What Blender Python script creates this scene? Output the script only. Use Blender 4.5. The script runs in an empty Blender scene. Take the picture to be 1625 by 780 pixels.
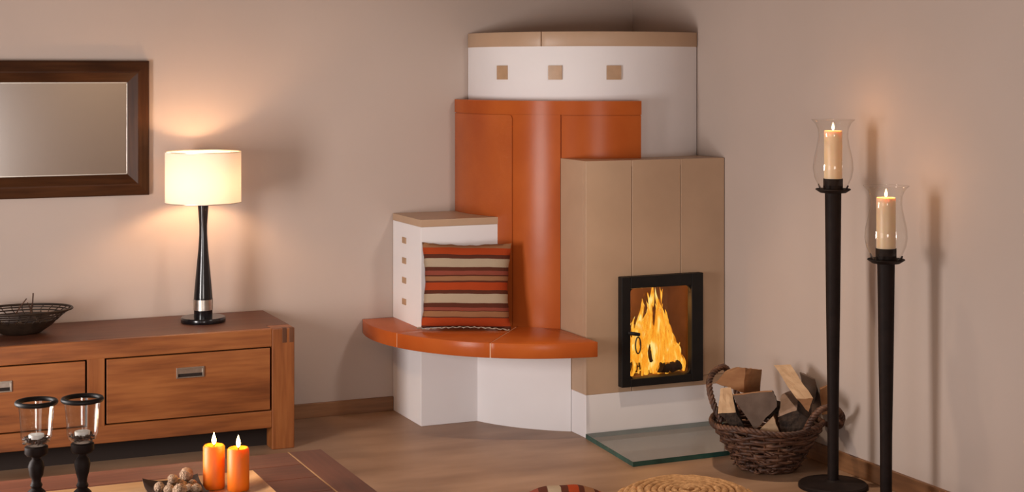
import bpy, bmesh, math, random
from mathutils import Vector, Matrix, noise as mnoise

random.seed(11)
scene = bpy.context.scene
COL = scene.collection
PI = math.pi

# ------------------------------------------------------------------ camera
CAM = Vector((-3.765, -7.05, 1.6))
FOC, PX, HOR = 2500.0, 812.5, 113.0          # focal length, principal column and horizon row (1625x780 frame)
CF, SF = 0.9155, 0.4024
cd = bpy.data.cameras.new('camera')
cam = bpy.data.objects.new('camera', cd)
COL.objects.link(cam)
cam.location = CAM
cam.rotation_euler = (PI / 2, 0, -math.atan2(SF, CF))
cd.sensor_width = 36
cd.lens = FOC / 1625 * 36
cd.shift_y = -(390 - HOR) / 1625
cd.clip_start = 0.05
scene.camera = cam

# ------------------------------------------------------------------ colour management, world, lights
vs = scene.view_settings
vs.view_transform = 'Standard'
vs.look = 'None'
vs.gamma = 1
vs.use_curve_mapping = False
vs.exposure = 0.0
w = bpy.data.worlds.new('world')
scene.world = w
w.use_nodes = True
w.node_tree.nodes['Background'].inputs[0].default_value = (1.0, 0.9, 0.82, 1)
w.node_tree.nodes['Background'].inputs[1].default_value = 0.25


def area(name, loc, target, sx, sy, watts, color):
    l = bpy.data.lights.new(name, 'AREA')
    l.shape = 'RECTANGLE'
    l.size, l.size_y = sx, sy
    l.energy = watts
    l.color = color
    o = bpy.data.objects.new(name, l)
    COL.objects.link(o)
    o.location = loc
    d = Vector(target) - Vector(loc)
    o.rotation_euler = d.to_track_quat('-Z', 'Y').to_euler()
    return o


# daylight through the tall side window, through the window behind the camera, and the ceiling downlight
area('side_window_daylight', (-4.47, -2.2, 0.90), (0, -2.2, 0.90), 0.7, 1.1, 86, (1.0, 0.94, 0.91))
area('second_window_daylight', (-4.47, -4.9, 0.85), (0, -4.9, 0.85), 1.4, 1.0, 16, (1.0, 0.94, 0.91))
area('rear_window_daylight', (-3.6, -8.97, 0.78), (-3.0, 0, 0.9), 1.2, 1.0, 78, (1.0, 0.94, 0.91))
sl = bpy.data.lights.new('downlight', 'SPOT')
sl.energy = 110
sl.color = (1.0, 0.80, 0.62)
sl.spot_size = math.radians(74)
sl.spot_blend = 0.9
sl.shadow_soft_size = 0.05
so = bpy.data.objects.new('downlight', sl)
COL.objects.link(so)
so.location = (-0.85, -1.8, 2.54)
s3 = bpy.data.lights.new('stove_spotlight', 'SPOT')
s3.energy = 120
s3.color = (1.0, 0.90, 0.83)
s3.spot_size = math.radians(42)
s3.spot_blend = 0.9
s3.shadow_soft_size = 0.18
s3o = bpy.data.objects.new('stove_spotlight', s3)
COL.objects.link(s3o)
s3o.location = (-0.55, -3.2, 2.52)
s3o.rotation_euler = (Vector((-1.55, 0, 0.95)) - Vector(s3o.location)).to_track_quat('-Z', 'Y').to_euler()
s2 = bpy.data.lights.new('rear_mirror_fill', 'SPOT')  # added spot, warms the unseen rear wall so the mirror shows a glow
s2.energy = 60
s2.color = (1.0, 0.78, 0.52)
s2.spot_size = math.radians(95)
s2.spot_blend = 1.0
s2.shadow_soft_size = 0.05
s2o = bpy.data.objects.new('rear_mirror_fill', s2)
COL.objects.link(s2o)
s2o.location = (-1.15, -8.2, 2.54)
s2o.rotation_euler = (math.radians(-28), 0, 0)


# ------------------------------------------------------------------ materials
def nt(name):
    m = bpy.data.materials.new(name)
    m.use_nodes = True
    return m, m.node_tree.nodes, m.node_tree.links, m.node_tree.nodes['Principled BSDF']


def mat(name, c1, c2=None, rough=0.6, scale=(4, 4, 4), detail=6, bump=0.0, bscale=60, metal=0.0, spec=0.5,
        lo=0.3, hi=0.7, coat=0.0, coords='Object', sheen=0.0, bdist=0.004):
    m, n, l, b = nt(name)
    b.inputs['Roughness'].default_value = rough
    b.inputs['Metallic'].default_value = metal
    b.inputs['Specular IOR Level'].default_value = spec
    b.inputs['Coat Weight'].default_value = coat
    b.inputs['Sheen Weight'].default_value = sheen
    b.inputs['Base Color'].default_value = (*c1, 1)
    tc = n.new('ShaderNodeTexCoord')
    if c2 is not None:
        mp = n.new('ShaderNodeMapping')
        mp.inputs['Scale'].default_value = scale
        l.new(tc.outputs[coords], mp.inputs[0])
        no = n.new('ShaderNodeTexNoise')
        no.inputs['Scale'].default_value = 1
        no.inputs['Detail'].default_value = detail
        l.new(mp.outputs[0], no.inputs['Vector'])
        r = n.new('ShaderNodeValToRGB')
        r.color_ramp.elements[0].position = lo
        r.color_ramp.elements[0].color = (*c1, 1)
        r.color_ramp.elements[1].position = hi
        r.color_ramp.elements[1].color = (*c2, 1)
        l.new(no.outputs[0], r.inputs[0])
        l.new(r.outputs[0], b.inputs['Base Color'])
    if bump > 0:
        nb = n.new('ShaderNodeTexNoise')
        nb.inputs['Scale'].default_value = bscale
        nb.inputs['Detail'].default_value = 4
        l.new(tc.outputs[coords], nb.inputs['Vector'])
        bp = n.new('ShaderNodeBump')
        bp.inputs['Strength'].default_value = bump
        bp.inputs['Distance'].default_value = bdist
        l.new(nb.outputs[0], bp.inputs['Height'])
        l.new(bp.outputs[0], b.inputs['Normal'])
    return m


def wood(name, dark, mid, light, along='X', rough=0.45, fine=70, broad=9, var=1.0):
    """grain stretched along one object axis, two noise bands"""
    m, n, l, b = nt(name)
    tc = n.new('ShaderNodeTexCoord')
    oi = n.new('ShaderNodeObjectInfo')
    add = n.new('ShaderNodeVectorMath')
    add.operation = 'ADD'
    sc = n.new('ShaderNodeVectorMath')
    sc.operation = 'SCALE'
    sc.inputs['Scale'].default_value = 7.0
    cx = n.new('ShaderNodeCombineXYZ')
    for i in range(3):
        l.new(oi.outputs['Random'], cx.inputs[i])
    l.new(cx.outputs[0], sc.inputs[0])
    l.new(tc.outputs['Object'], add.inputs[0])
    l.new(sc.outputs[0], add.inputs[1])

    def band(s, stretch):
        mp = n.new('ShaderNodeMapping')
        v = [s, s, s]
        v['XYZ'.index(along)] = s / stretch
        mp.inputs['Scale'].default_value = v
        l.new(add.outputs[0], mp.inputs[0])
        no = n.new('ShaderNodeTexNoise')
        no.inputs['Scale'].default_value = 1
        no.inputs['Detail'].default_value = 5
        l.new(mp.outputs[0], no.inputs['Vector'])
        return no
    a = band(broad, 5)
    c = band(fine, 14)
    mx = n.new('ShaderNodeMath')
    mx.operation = 'MULTIPLY_ADD'
    mx.inputs[1].default_value = 0.35
    l.new(c.outputs[0], mx.inputs[0])
    ml = n.new('ShaderNodeMath')
    ml.operation = 'MULTIPLY'
    ml.inputs[1].default_value = 0.65
    l.new(a.outputs[0], ml.inputs[0])
    l.new(ml.outputs[0], mx.inputs[2])
    r = n.new('ShaderNodeValToRGB')
    r.color_ramp.elements[0].position = 0.36
    r.color_ramp.elements[0].color = (*dark, 1)
    r.color_ramp.elements[1].position = 0.66
    r.color_ramp.elements[1].color = (*light, 1)
    e = r.color_ramp.elements.new(0.5)
    e.color = (*mid, 1)
    l.new(mx.outputs[0], r.inputs[0])
    l.new(r.outputs[0], b.inputs['Base Color'])
    b.inputs['Roughness'].default_value = rough
    bp = n.new('ShaderNodeBump')
    bp.inputs['Strength'].default_value = 0.12
    bp.inputs['Distance'].default_value = 0.002
    l.new(c.outputs[0], bp.inputs['Height'])
    l.new(bp.outputs[0], b.inputs['Normal'])
    return m


def emit(name, color, strength):
    m, n, l, b = nt(name)
    b.inputs['Base Color'].default_value = (*color, 1)
    b.inputs['Emission Color'].default_value = (*color, 1)
    b.inputs['Emission Strength'].default_value = strength
    return m


def clear_glass(name, tint, ior=1.45, rough=0.0):
    m, n, l, b = nt(name)
    n.remove(b)
    out = n['Material Output']
    t = n.new('ShaderNodeBsdfTransparent')
    t.inputs[0].default_value = (*tint, 1)
    g = n.new('ShaderNodeBsdfGlossy')
    g.inputs['Roughness'].default_value = rough
    f = n.new('ShaderNodeFresnel')
    gm = n.new('ShaderNodeNewGeometry')
    mr = n.new('ShaderNodeMapRange')          # same air-to-glass reflection on both sides of the thin wall
    mr.inputs['To Min'].default_value = ior
    mr.inputs['To Max'].default_value = 1 / ior
    l.new(gm.outputs['Backfacing'], mr.inputs[0])
    l.new(mr.outputs[0], f.inputs[0])
    mx = n.new('ShaderNodeMixShader')
    l.new(f.outputs[0], mx.inputs[0])
    l.new(t.outputs[0], mx.inputs[1])
    l.new(g.outputs[0], mx.inputs[2])
    l.new(mx.outputs[0], out.inputs[0])
    return m


def stripe_mat(name, axis, bands, lo, hi):
    """woven cloth, stripes along one object axis; bands = [(fraction, colour)]"""
    m, n, l, b = nt(name)
    tc = n.new('ShaderNodeTexCoord')
    sp = n.new('ShaderNodeSeparateXYZ')
    wob = n.new('ShaderNodeTexNoise')
    wob.inputs['Scale'].default_value = 9
    l.new(tc.outputs['Object'], wob.inputs['Vector'])
    l.new(tc.outputs['Object'], sp.inputs[0])
    mr = n.new('ShaderNodeMapRange')
    mr.inputs['From Min'].default_value = hi
    mr.inputs['From Max'].default_value = lo
    l.new(sp.outputs[axis], mr.inputs[0])
    ma = n.new('ShaderNodeMath')
    ma.operation = 'MULTIPLY_ADD'
    ma.inputs[1].default_value = 0.022
    l.new(wob.outputs[0], ma.inputs[0])
    l.new(mr.outputs[0], ma.inputs[2])
    r = n.new('ShaderNodeValToRGB')
    r.color_ramp.interpolation = 'CONSTANT'
    els = r.color_ramp.elements
    els[0].position = 0
    els[0].color = (*bands[0][1], 1)
    els[1].position = bands[1][0]
    els[1].color = (*bands[1][1], 1)
    for f, c in bands[2:]:
        e = els.new(f)
        e.color = (*c, 1)
    l.new(ma.outputs[0], r.inputs[0])
    l.new(r.outputs[0], b.inputs['Base Color'])
    b.inputs['Roughness'].default_value = 0.95
    b.inputs['Specular IOR Level'].default_value = 0.1
    nb = n.new('ShaderNodeTexNoise')
    nb.inputs['Scale'].default_value = 260
    l.new(tc.outputs['Object'], nb.inputs['Vector'])
    bp = n.new('ShaderNodeBump')
    bp.inputs['Strength'].default_value = 0.5
    bp.inputs['Distance'].default_value = 0.002
    l.new(nb.outputs[0], bp.inputs['Height'])
    l.new(bp.outputs[0], b.inputs['Normal'])
    return m


M = {}
M['wall'] = mat('wall_plaster', (0.475, 0.385, 0.33), (0.51, 0.415, 0.36), 0.85, (1.2, 1.2, 1.2), bump=0.06, bscale=25)
M['ceiling'] = mat('ceiling_paint', (0.27, 0.21, 0.17), (0.31, 0.25, 0.20), 0.9)
M['floor'] = mat('floor_stone', (0.215, 0.120, 0.068), (0.38, 0.235, 0.145), 0.45, (1.6, 4.5, 3), detail=7, bump=0.05, bscale=18, lo=0.32, hi=0.68)
M['skirting'] = wood('skirting_wood', (0.13, 0.055, 0.022), (0.21, 0.092, 0.036), (0.29, 0.135, 0.056), 'X', 0.5)
M['white'] = mat('white_plaster', (0.76, 0.73, 0.73), (0.80, 0.77, 0.77), 0.8, (3, 3, 3), bump=0.05, bscale=40)
M['beige'] = mat('beige_ceramic', (0.44, 0.295, 0.19), (0.49, 0.33, 0.215), 0.42, (5, 5, 5), bump=0.02, bscale=30)
M['beige_tile'] = mat('beige_inlay_ceramic', (0.40, 0.25, 0.14), (0.46, 0.29, 0.17), 0.4, (30, 30, 30))
M['orange'] = mat('orange_glaze', (0.36, 0.072, 0.014), (0.45, 0.105, 0.02), 0.24, (4, 4, 3), bump=0.05, bscale=9, bdist=0.01, spec=0.11)
M['orange_rough'] = mat('orange_glaze_pitted', (0.36, 0.072, 0.014), (0.45, 0.105, 0.02), 0.24, (4, 4, 3), bump=0.22, bscale=75, bdist=0.004, spec=0.35)
M['grout'] = mat('joint_grout', (0.55, 0.28, 0.15), None, 0.8)
M['black'] = mat('black_iron', (0.006, 0.005, 0.005), (0.010, 0.008, 0.007), 0.5, (20, 20, 20), spec=0.25)
M['dark_iron'] = mat('dark_brown_iron', (0.010, 0.006, 0.005), (0.017, 0.010, 0.008), 0.6, (25, 25, 25), bump=0.1, bscale=90, spec=0.12)
M['cabinet'] = wood('cabinet_wood', (0.15, 0.042, 0.010), (0.26, 0.080, 0.020), (0.36, 0.125, 0.034), 'X', 0.42)
M['cabinet_up'] = wood('cabinet_wood_upright', (0.15, 0.042, 0.010), (0.26, 0.080, 0.020), (0.36, 0.125, 0.034), 'Z', 0.42)
M['cabinet_top'] = wood('cabinet_top_wood', (0.075, 0.022, 0.009), (0.105, 0.033, 0.014), (0.14, 0.048, 0.021), 'X', 0.45)
M['cabinet_end'] = wood('cabinet_end_grain', (0.07, 0.024, 0.009), (0.11, 0.038, 0.014), (0.15, 0.055, 0.022), 'Z', 0.5)
M['painted_shade'] = mat('dark_painted_shade', (0.015, 0.007, 0.004), None, 0.9)  # near-black puts the shade of gaps, recesses and underside into the colour
M['steel'] = mat('brushed_steel', (0.55, 0.5, 0.44), (0.65, 0.6, 0.54), 0.32, (60, 60, 60), metal=1.0)
M['frame_wood'] = wood('mirror_frame_wood', (0.026, 0.009, 0.004), (0.045, 0.016, 0.006), (0.075, 0.028, 0.010), 'X', 0.4)
M['frame_wood_up'] = wood('mirror_frame_wood_upright', (0.026, 0.009, 0.004), (0.045, 0.016, 0.006), (0.075, 0.028, 0.010), 'Z', 0.4)
for k_ in ('frame_wood', 'frame_wood_up'):
    M[k_].node_tree.nodes['Principled BSDF'].inputs['Specular IOR Level'].default_value = 0.15
M['mirror'] = mat('mirror_silver', (0.86, 0.84, 0.81), None, 0.14, metal=1.0)
M['mirror_edge'] = mat('mirror_edge', (0.75, 0.7, 0.62), None, 0.25, metal=0.6)
M['lacquer'] = mat('black_lacquer', (0.006, 0.005, 0.006), (0.01, 0.008, 0.009), 0.18, (10, 10, 10))
M['table'] = wood('table_wood', (0.12, 0.034, 0.015), (0.17, 0.050, 0.023), (0.23, 0.072, 0.034), 'X', 0.4)
M['table_up'] = wood('table_wood_cross', (0.12, 0.034, 0.015), (0.17, 0.050, 0.023), (0.23, 0.072, 0.034), 'Y', 0.4)
for k_ in ('table', 'table_up'):
    M[k_].node_tree.nodes['Principled BSDF'].inputs['Specular IOR Level'].default_value = 0.3
M['tray'] = wood('tray_wood', (0.40, 0.20, 0.08), (0.52, 0.28, 0.12), (0.62, 0.36, 0.17), 'X', 0.4)
M['dish'] = mat('dark_dish_lacquer', (0.025, 0.014, 0.009), (0.05, 0.026, 0.015), 0.4, (25, 25, 25))
M['nut'] = mat('walnut_shell', (0.24, 0.115, 0.055), (0.62, 0.40, 0.25), 0.7, (2, 2, 2), bump=0.7, bscale=3.5, bdist=0.06, lo=0.25, hi=0.6)
M['wick'] = mat('wick', (0.02, 0.015, 0.01), None, 0.9)
M['glass'] = clear_glass('clear_glass', (0.97, 0.97, 0.96))
M['pane'] = clear_glass('stove_pane', (0.95, 0.93, 0.9), 1.3)
M['plate'] = clear_glass('hearth_glass', (0.90, 0.935, 0.915), 1.75, 0.05)
M['plate_edge'] = mat('hearth_glass_edge', (0.012, 0.055, 0.045), (0.03, 0.11, 0.09), 0.12, (9, 9, 9))
M['flame'] = emit('candle_flame', (1.0, 0.62, 0.22), 28)
M['flame_small'] = emit('pillar_flame', (1.0, 0.60, 0.20), 40)
M['bulb'] = emit('bulb_glow', (1.0, 0.60, 0.32), 230)
M['willow'] = wood('willow_twig', (0.028, 0.010, 0.005), (0.070, 0.026, 0.012), (0.17, 0.074, 0.036), 'X', 0.6, 120, 30)
M['bark'] = mat('log_bark_and_shaded_end', (0.022, 0.013, 0.009), (0.06, 0.035, 0.022), 0.9, (40, 40, 40), bump=0.8, bscale=50, bdist=0.01)  # bark, also colours log ends that lie in shade
M['log_light'] = mat('split_wood_light', (0.40, 0.25, 0.14), (0.54, 0.37, 0.225), 0.75, (14, 14, 30), bump=0.3, bscale=60)
M['log_mid'] = mat('split_wood_mid', (0.28, 0.125, 0.05), (0.38, 0.19, 0.08), 0.75, (14, 14, 30), bump=0.3, bscale=60)
M['log_grey'] = mat('split_wood_grey', (0.12, 0.078, 0.055), (0.17, 0.115, 0.085), 0.8, (20, 20, 20), bump=0.3, bscale=60)
M['log_pink'] = mat('split_wood_weathered', (0.24, 0.15, 0.10), (0.33, 0.215, 0.155), 0.8, (20, 20, 20), bump=0.3, bscale=60)
M['straw'] = mat('seagrass', (0.34, 0.17, 0.06), (0.56, 0.31, 0.13), 0.85, (60, 60, 60), bump=0.7, bscale=150, lo=0.35, hi=0.65)
M['gravel'] = mat('votive_gravel', (0.03, 0.02, 0.015), (0.09, 0.06, 0.045), 0.7, (50, 50, 50))
M['tealight'] = mat('tealight_wax', (0.82, 0.80, 0.78), None, 0.5)
M['tin'] = mat('tealight_tin', (0.7, 0.7, 0.7), None, 0.3, metal=1.0)
M['bowl'] = mat('bowl_bronze', (0.02, 0.012, 0.008), (0.045, 0.026, 0.016), 0.42, (30, 30, 30), metal=0.3)
M['gourd'] = mat('dried_gourd', (0.022, 0.012, 0.012), (0.04, 0.022, 0.02), 0.5, (30, 30, 30))
M['twig'] = mat('dry_twig', (0.05, 0.018, 0.008), (0.08, 0.03, 0.014), 0.8, (60, 60, 60))
M['liner'] = mat('fire_brick', (0.17, 0.085, 0.04), (0.25, 0.13, 0.065), 0.9, (10, 10, 10))
M['char'] = mat('charred_log', (0.012, 0.008, 0.006), (0.05, 0.02, 0.01), 0.9, (25, 25, 25), bump=0.7, bscale=60)
M['seam'] = mat('bench_joint', (0.62, 0.34, 0.2), None, 0.6)
M['hem'] = mat('cushion_hem', (0.30, 0.22, 0.16), (0.42, 0.33, 0.25), 0.9, (60, 60, 60))
M['window_frame'] = mat('window_paint', (0.7, 0.66, 0.62), None, 0.5)


def wax(name, color, sss, rough, radius):
    m, n, l, b = nt(name)
    b.inputs['Base Color'].default_value = (*color, 1)
    b.inputs['Subsurface Weight'].default_value = sss
    b.inputs['Subsurface Radius'].default_value = radius
    b.inputs['Subsurface Scale'].default_value = 0.6
    b.inputs['Roughness'].default_value = rough
    return m


M['wax_orange'] = wax('orange_wax', (0.95, 0.20, 0.003), 0.5, 0.5, (0.03, 0.008, 0.001))
M['wax_cream'] = wax('cream_wax', (0.74, 0.53, 0.33), 0.5, 0.4, (0.04, 0.02, 0.006))

m, n, l, b = nt('lamp_shade_cloth')
n.remove(b)
df = n.new('ShaderNodeBsdfDiffuse')
df.inputs[0].default_value = (0.80, 0.74, 0.66, 1)
tr = n.new('ShaderNodeBsdfTranslucent')
tr.inputs[0].default_value = (0.9, 0.80, 0.68, 1)
mx = n.new('ShaderNodeMixShader')
mx.inputs[0].default_value = 0.13
l.new(df.outputs[0], mx.inputs[1])
l.new(tr.outputs[0], mx.inputs[2])
l.new(mx.outputs[0], n['Material Output'].inputs[0])
M['shade'] = m

# fire: emission with vertical streaks, holes where the streak noise is low
m, n, l, b = nt('fire_flame')
n.remove(b)
tc = n.new('ShaderNodeTexCoord')
mp = n.new('ShaderNodeMapping')
mp.inputs['Scale'].default_value = (34, 34, 9)
l.new(tc.outputs['Object'], mp.inputs[0])
no = n.new('ShaderNodeTexNoise')
no.inputs['Scale'].default_value = 1
no.inputs['Detail'].default_value = 4
no.inputs['Distortion'].default_value = 0.8
l.new(mp.outputs[0], no.inputs['Vector'])
cr = n.new('ShaderNodeValToRGB')
els = cr.color_ramp.elements
els[0].position, els[0].color = 0.36, (0.50, 0.09, 0.004, 1)
els[1].position, els[1].color = 0.68, (1.0, 0.80, 0.28, 1)
e = els.new(0.44); e.color = (0.95, 0.30, 0.015, 1)
e = els.new(0.57); e.color = (1.0, 0.50, 0.05, 1)
l.new(no.outputs[0], cr.inputs[0])
em = n.new('ShaderNodeEmission')
em.inputs[1].default_value = 1.15
l.new(cr.outputs[0], em.inputs[0])
tp = n.new('ShaderNodeBsdfTransparent')
ar = n.new('ShaderNodeMapRange')
ar.inputs['From Min'].default_value = 0.38
ar.inputs['From Max'].default_value = 0.55
l.new(no.outputs[0], ar.inputs[0])
mx = n.new('ShaderNodeMixShader')
l.new(ar.outputs[0], mx.inputs[0])
l.new(tp.outputs[0], mx.inputs[1])
l.new(em.outputs[0], mx.inputs[2])
l.new(mx.outputs[0], n['Material Output'].inputs[0])
M['fire'] = m

TAN, RED, DRK, CRM, ROS = (0.27, 0.125, 0.06), (0.33, 0.048, 0.012), (0.09, 0.026, 0.015), (0.38, 0.295, 0.205), (0.22, 0.055, 0.035)
BANDS = [(0, TAN), (0.075, RED), (0.155, DRK), (0.20, CRM), (0.30, DRK), (0.34, ROS), (0.39, DRK), (0.405, TAN), (0.455, DRK),
         (0.475, RED), (0.56, DRK), (0.605, CRM), (0.705, DRK), (0.755, ROS), (0.79, DRK), (0.80, TAN), (0.86, DRK), (0.875, RED), (0.965, DRK)]
M['cushion'] = stripe_mat('striped_weave', 'Z', BANDS, -0.195, 0.195)
M['cushion_floor'] = stripe_mat('striped_weave_floor', 'X', [(0, TAN), (0.10, ROS), (0.2, DRK), (0.30, CRM), (0.44, DRK), (0.52, RED), (0.64, DRK), (0.70, TAN), (0.82, DRK), (0.88, RED)], 0.16, -0.16)


# ------------------------------------------------------------------ object helpers
def link(name, bm, m, parent=None, smooth=False, angle=None):
    me = bpy.data.meshes.new(name)
    bmesh.ops.recalc_face_normals(bm, faces=bm.faces[:])
    bm.to_mesh(me)
    bm.free()
    for mm in (m if isinstance(m, (list, tuple)) else [m]):
        me.materials.append(M[mm])
    if smooth:
        for p in me.polygons:
            p.use_smooth = True
        me.set_sharp_from_angle(angle=math.radians(angle or 40))
    o = bpy.data.objects.new(name, me)
    COL.objects.link(o)
    if parent is not None:
        o.parent = parent
    return o


def tag(o, label, cat, group=None):
    o['label'] = label
    o['category'] = cat
    if group:
        o['group'] = group
    return o


def thing(name, label, cat, loc=(0, 0, 0), rz=0.0, group=None):
    o = bpy.data.objects.new(name, None)
    o.empty_display_size = 0.1
    COL.objects.link(o)
    o.location = loc
    o.rotation_euler = (0, 0, rz)
    return tag(o, label, cat, group)


def struct(o, label, cat):
    o['kind'] = 'structure'
    o['label'] = label
    o['category'] = cat
    return o


def box(x0, x1, y0, y1, z0, z1, bev=0.0, bm=None):
    own = bm is None
    b = bmesh.new()
    bmesh.ops.create_cube(b, size=1)
    for v in b.verts:
        v.co = Vector(((x0 + x1) / 2 + v.co.x * (x1 - x0), (y0 + y1) / 2 + v.co.y * (y1 - y0), (z0 + z1) / 2 + v.co.z * (z1 - z0)))
    if bev > 0:
        bmesh.ops.bevel(b, geom=b.edges[:], offset=bev, segments=2, affect='EDGES', profile=0.5)
    if own:
        return b
    me = bpy.data.meshes.new('tmp')
    b.to_mesh(me)
    b.free()
    bm.from_mesh(me)
    bpy.data.meshes.remove(me)
    return bm


def prism(pts, z0, z1, axis='Z', bev=0.0):
    """polygon extruded along an axis; pts are 2-D (XY for Z, XZ for Y)"""
    b = bmesh.new()
    mk = (lambda p, t: (p[0], p[1], t)) if axis == 'Z' else (lambda p, t: (p[0], t, p[1]))
    a = [b.verts.new(mk(p, z0)) for p in pts]
    c = [b.verts.new(mk(p, z1)) for p in pts]
    b.faces.new(a)
    b.faces.new(c)
    for i in range(len(pts)):
        j = (i + 1) % len(pts)
        b.faces.new((a[i], a[j], c[j], c[i]))
    bmesh.ops.recalc_face_normals(b, faces=b.faces[:])
    if bev > 0:
        bmesh.ops.bevel(b, geom=[e for e in b.edges if e.calc_face_angle(0) > 0.6], offset=bev, segments=2, affect='EDGES', profile=0.5)
    return b


def lathe(prof, seg=32, cx=0, cy=0, bm=None, cap=True):
    """prof = [(r, z)] bottom to top around the Z axis"""
    b = bm or bmesh.new()
    rings = []
    for r, z in prof:
        if r < 1e-5:
            rings.append([b.verts.new((cx, cy, z))])
        else:
            rings.append([b.verts.new((cx + r * math.cos(2 * PI * k / seg), cy + r * math.sin(2 * PI * k / seg), z)) for k in range(seg)])
    for A, B in zip(rings, rings[1:]):
        for k in range(seg):
            j = (k + 1) % seg
            if len(A) == 1 and len(B) == 1:
                continue
            if len(A) == 1:
                b.faces.new((A[0], B[j], B[k]))
            elif len(B) == 1:
                b.faces.new((A[k], A[j], B[0]))
            else:
                b.faces.new((A[k], A[j], B[j], B[k]))
    if cap:
        for R in (rings[0], rings[-1]):
            if len(R) > 2:
                b.faces.new(R)
    return b


def tube(pts, rad, sides=6, bm=None, closed=False):
    b = bm if bm is not None else bmesh.new()
    pts = [Vector(p) for p in pts]
    n = len(pts)
    rr = rad if isinstance(rad, (list, tuple)) else [rad] * n
    rings = []
    up = None
    for i, p in enumerate(pts):
        t = (pts[(i + 1) % n] - pts[i - 1]) if closed else (pts[min(i + 1, n - 1)] - pts[max(i - 1, 0)])
        t.normalize()
        if up is None:
            up = Vector((0, 0, 1)) if abs(t.z) < 0.9 else Vector((1, 0, 0))
        u = (up - t * up.dot(t)).normalized()
        v = t.cross(u)
        up = u
        rings.append([b.verts.new(p + (u * math.cos(2 * PI * k / sides) + v * math.sin(2 * PI * k / sides)) * rr[i]) for k in range(sides)])
    m = n if closed else n - 1
    for i in range(m):
        A, B = rings[i], rings[(i + 1) % n]
        for k in range(sides):
            j = (k + 1) % sides
            b.faces.new((A[k], A[j], B[j], B[k]))
    if not closed:
        b.faces.new(rings[0])
        b.faces.new(rings[-1][::-1])
    return b


def arc_pts(c, r, a0, a1, n):
    return [(c[0] + r * math.cos(math.radians(a0 + (a1 - a0) * i / n)), c[1] + r * math.sin(math.radians(a0 + (a1 - a0) * i / n))) for i in range(n + 1)]


def arc_slab(c, r0, r1, a0, a1, z0, z1, n=24, top=None, bot=None):
    """curved slab between two radii; top(t) may lower the upper edge (t in metres from the nearest end)"""
    b = bmesh.new()
    cols = []
    for i in range(n + 1):
        f = i / n
        a = math.radians(a0 + (a1 - a0) * f)
        s = f * math.radians(abs(a1 - a0)) * r1
        e = math.radians(abs(a1 - a0)) * r1 - s
        zt = z1 - (top(s, e) if top else 0)
        ca, sa = math.cos(a), math.sin(a)
        cols.append([b.verts.new((c[0] + r * ca, c[1] + r * sa, z)) for r, z in ((r0, z0), (r1, z0), (r1, zt), (r0, zt))])
    for A, B in zip(cols, cols[1:]):
        for k in range(4):
            j = (k + 1) % 4
            b.faces.new((A[k], A[j], B[j], B[k]))
    b.faces.new(cols[0])
    b.faces.new(cols[-1][::-1])
    return b


def at(px, py, d):
    """world point seen at a pixel of the photograph, d metres in front of the camera"""
    x, z = (px - PX) / FOC, -(py - HOR) / FOC
    return Vector((CAM.x + (x * CF + SF) * d, CAM.y + (CF - x * SF) * d, CAM.z + z * d))


# ------------------------------------------------------------------ the room
RX0, RY0, RZ = -4.5, -9.0, 2.6
struct(link('floor', box(RX0 - .1, 0.1, RY0 - .1, 0.1, -0.1, 0), 'floor'), 'brown mottled smooth stone floor of the room', 'floor')
struct(link('ceiling', box(RX0 - .1, 0.1, RY0 - .1, 0.1, RZ, RZ + .1), 'ceiling'), 'plain taupe ceiling of the room', 'ceiling')
struct(link('wall_back', box(RX0, 0, 0, 0.1, 0, RZ), 'wall'), 'beige plaster wall with the mirror and sideboard', 'wall')
struct(link('wall_right', box(0, 0.1, RY0, 0.1, 0, RZ), 'wall'), 'beige plaster wall behind the candle stands and basket', 'wall')
# left wall with the opening of a tall window
WINS = ((-2.60, -1.80, 0.30, 1.50), (-5.65, -4.15, 0.30, 1.40))
b = bmesh.new()
ys = [RY0] + sorted(v for q in WINS for v in q[:2]) + [0.1]
for y0, y1 in zip(ys[::2], ys[1::2]):
    box(RX0 - .1, RX0, y0, y1, 0, RZ, bm=b)
for wy0, wy1, wz0, wz1 in WINS:
    box(RX0 - .1, RX0, wy0, wy1, 0, wz0, bm=b)
    box(RX0 - .1, RX0, wy0, wy1, wz1, RZ, bm=b)
struct(link('wall_left', b, 'wall'), 'beige plaster wall with the two side windows', 'wall')
for k, (wy0, wy1, wz0, wz1) in enumerate(WINS):
    b = bmesh.new()
    for a in ((wy0, wy0 + .04, wz0, wz1), (wy1 - .04, wy1, wz0, wz1), (wy0 + .04, wy1 - .04, wz0, wz0 + .04), (wy0 + .04, wy1 - .04, wz1 - .04, wz1)):
        box(RX0 - .08, RX0 - .02, *a, bm=b)
    win = struct(link('window_%d' % (k + 1), b, 'window_frame'), ('tall narrow window in the side wall', 'wide window in the side wall')[k], 'window')
    link('window_pane', box(RX0 - .055, RX0 - .05, wy0 + .04, wy1 - .04, wz0 + .04, wz1 - .04), 'glass', win)
b = bmesh.new()
fx_, fz_ = (-4.25, -2.95), (0.23, 1.33)
box(RX0, fx_[0], RY0 - .1, RY0, 0, RZ, bm=b)
box(fx_[1], 0, RY0 - .1, RY0, 0, RZ, bm=b)
box(fx_[0], fx_[1], RY0 - .1, RY0, 0, fz_[0], bm=b)
box(fx_[0], fx_[1], RY0 - .1, RY0, fz_[1], RZ, bm=b)
b2 = bmesh.new()
for a in ((fx_[0], fx_[0] + .04, *fz_), (fx_[1] - .04, fx_[1], *fz_), (fx_[0] + .04, fx_[1] - .04, fz_[0], fz_[0] + .04), (fx_[0] + .04, fx_[1] - .04, fz_[1] - .04, fz_[1])):
    box(a[0], a[1], RY0 - .08, RY0 - .02, a[2], a[3], bm=b2)
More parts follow.
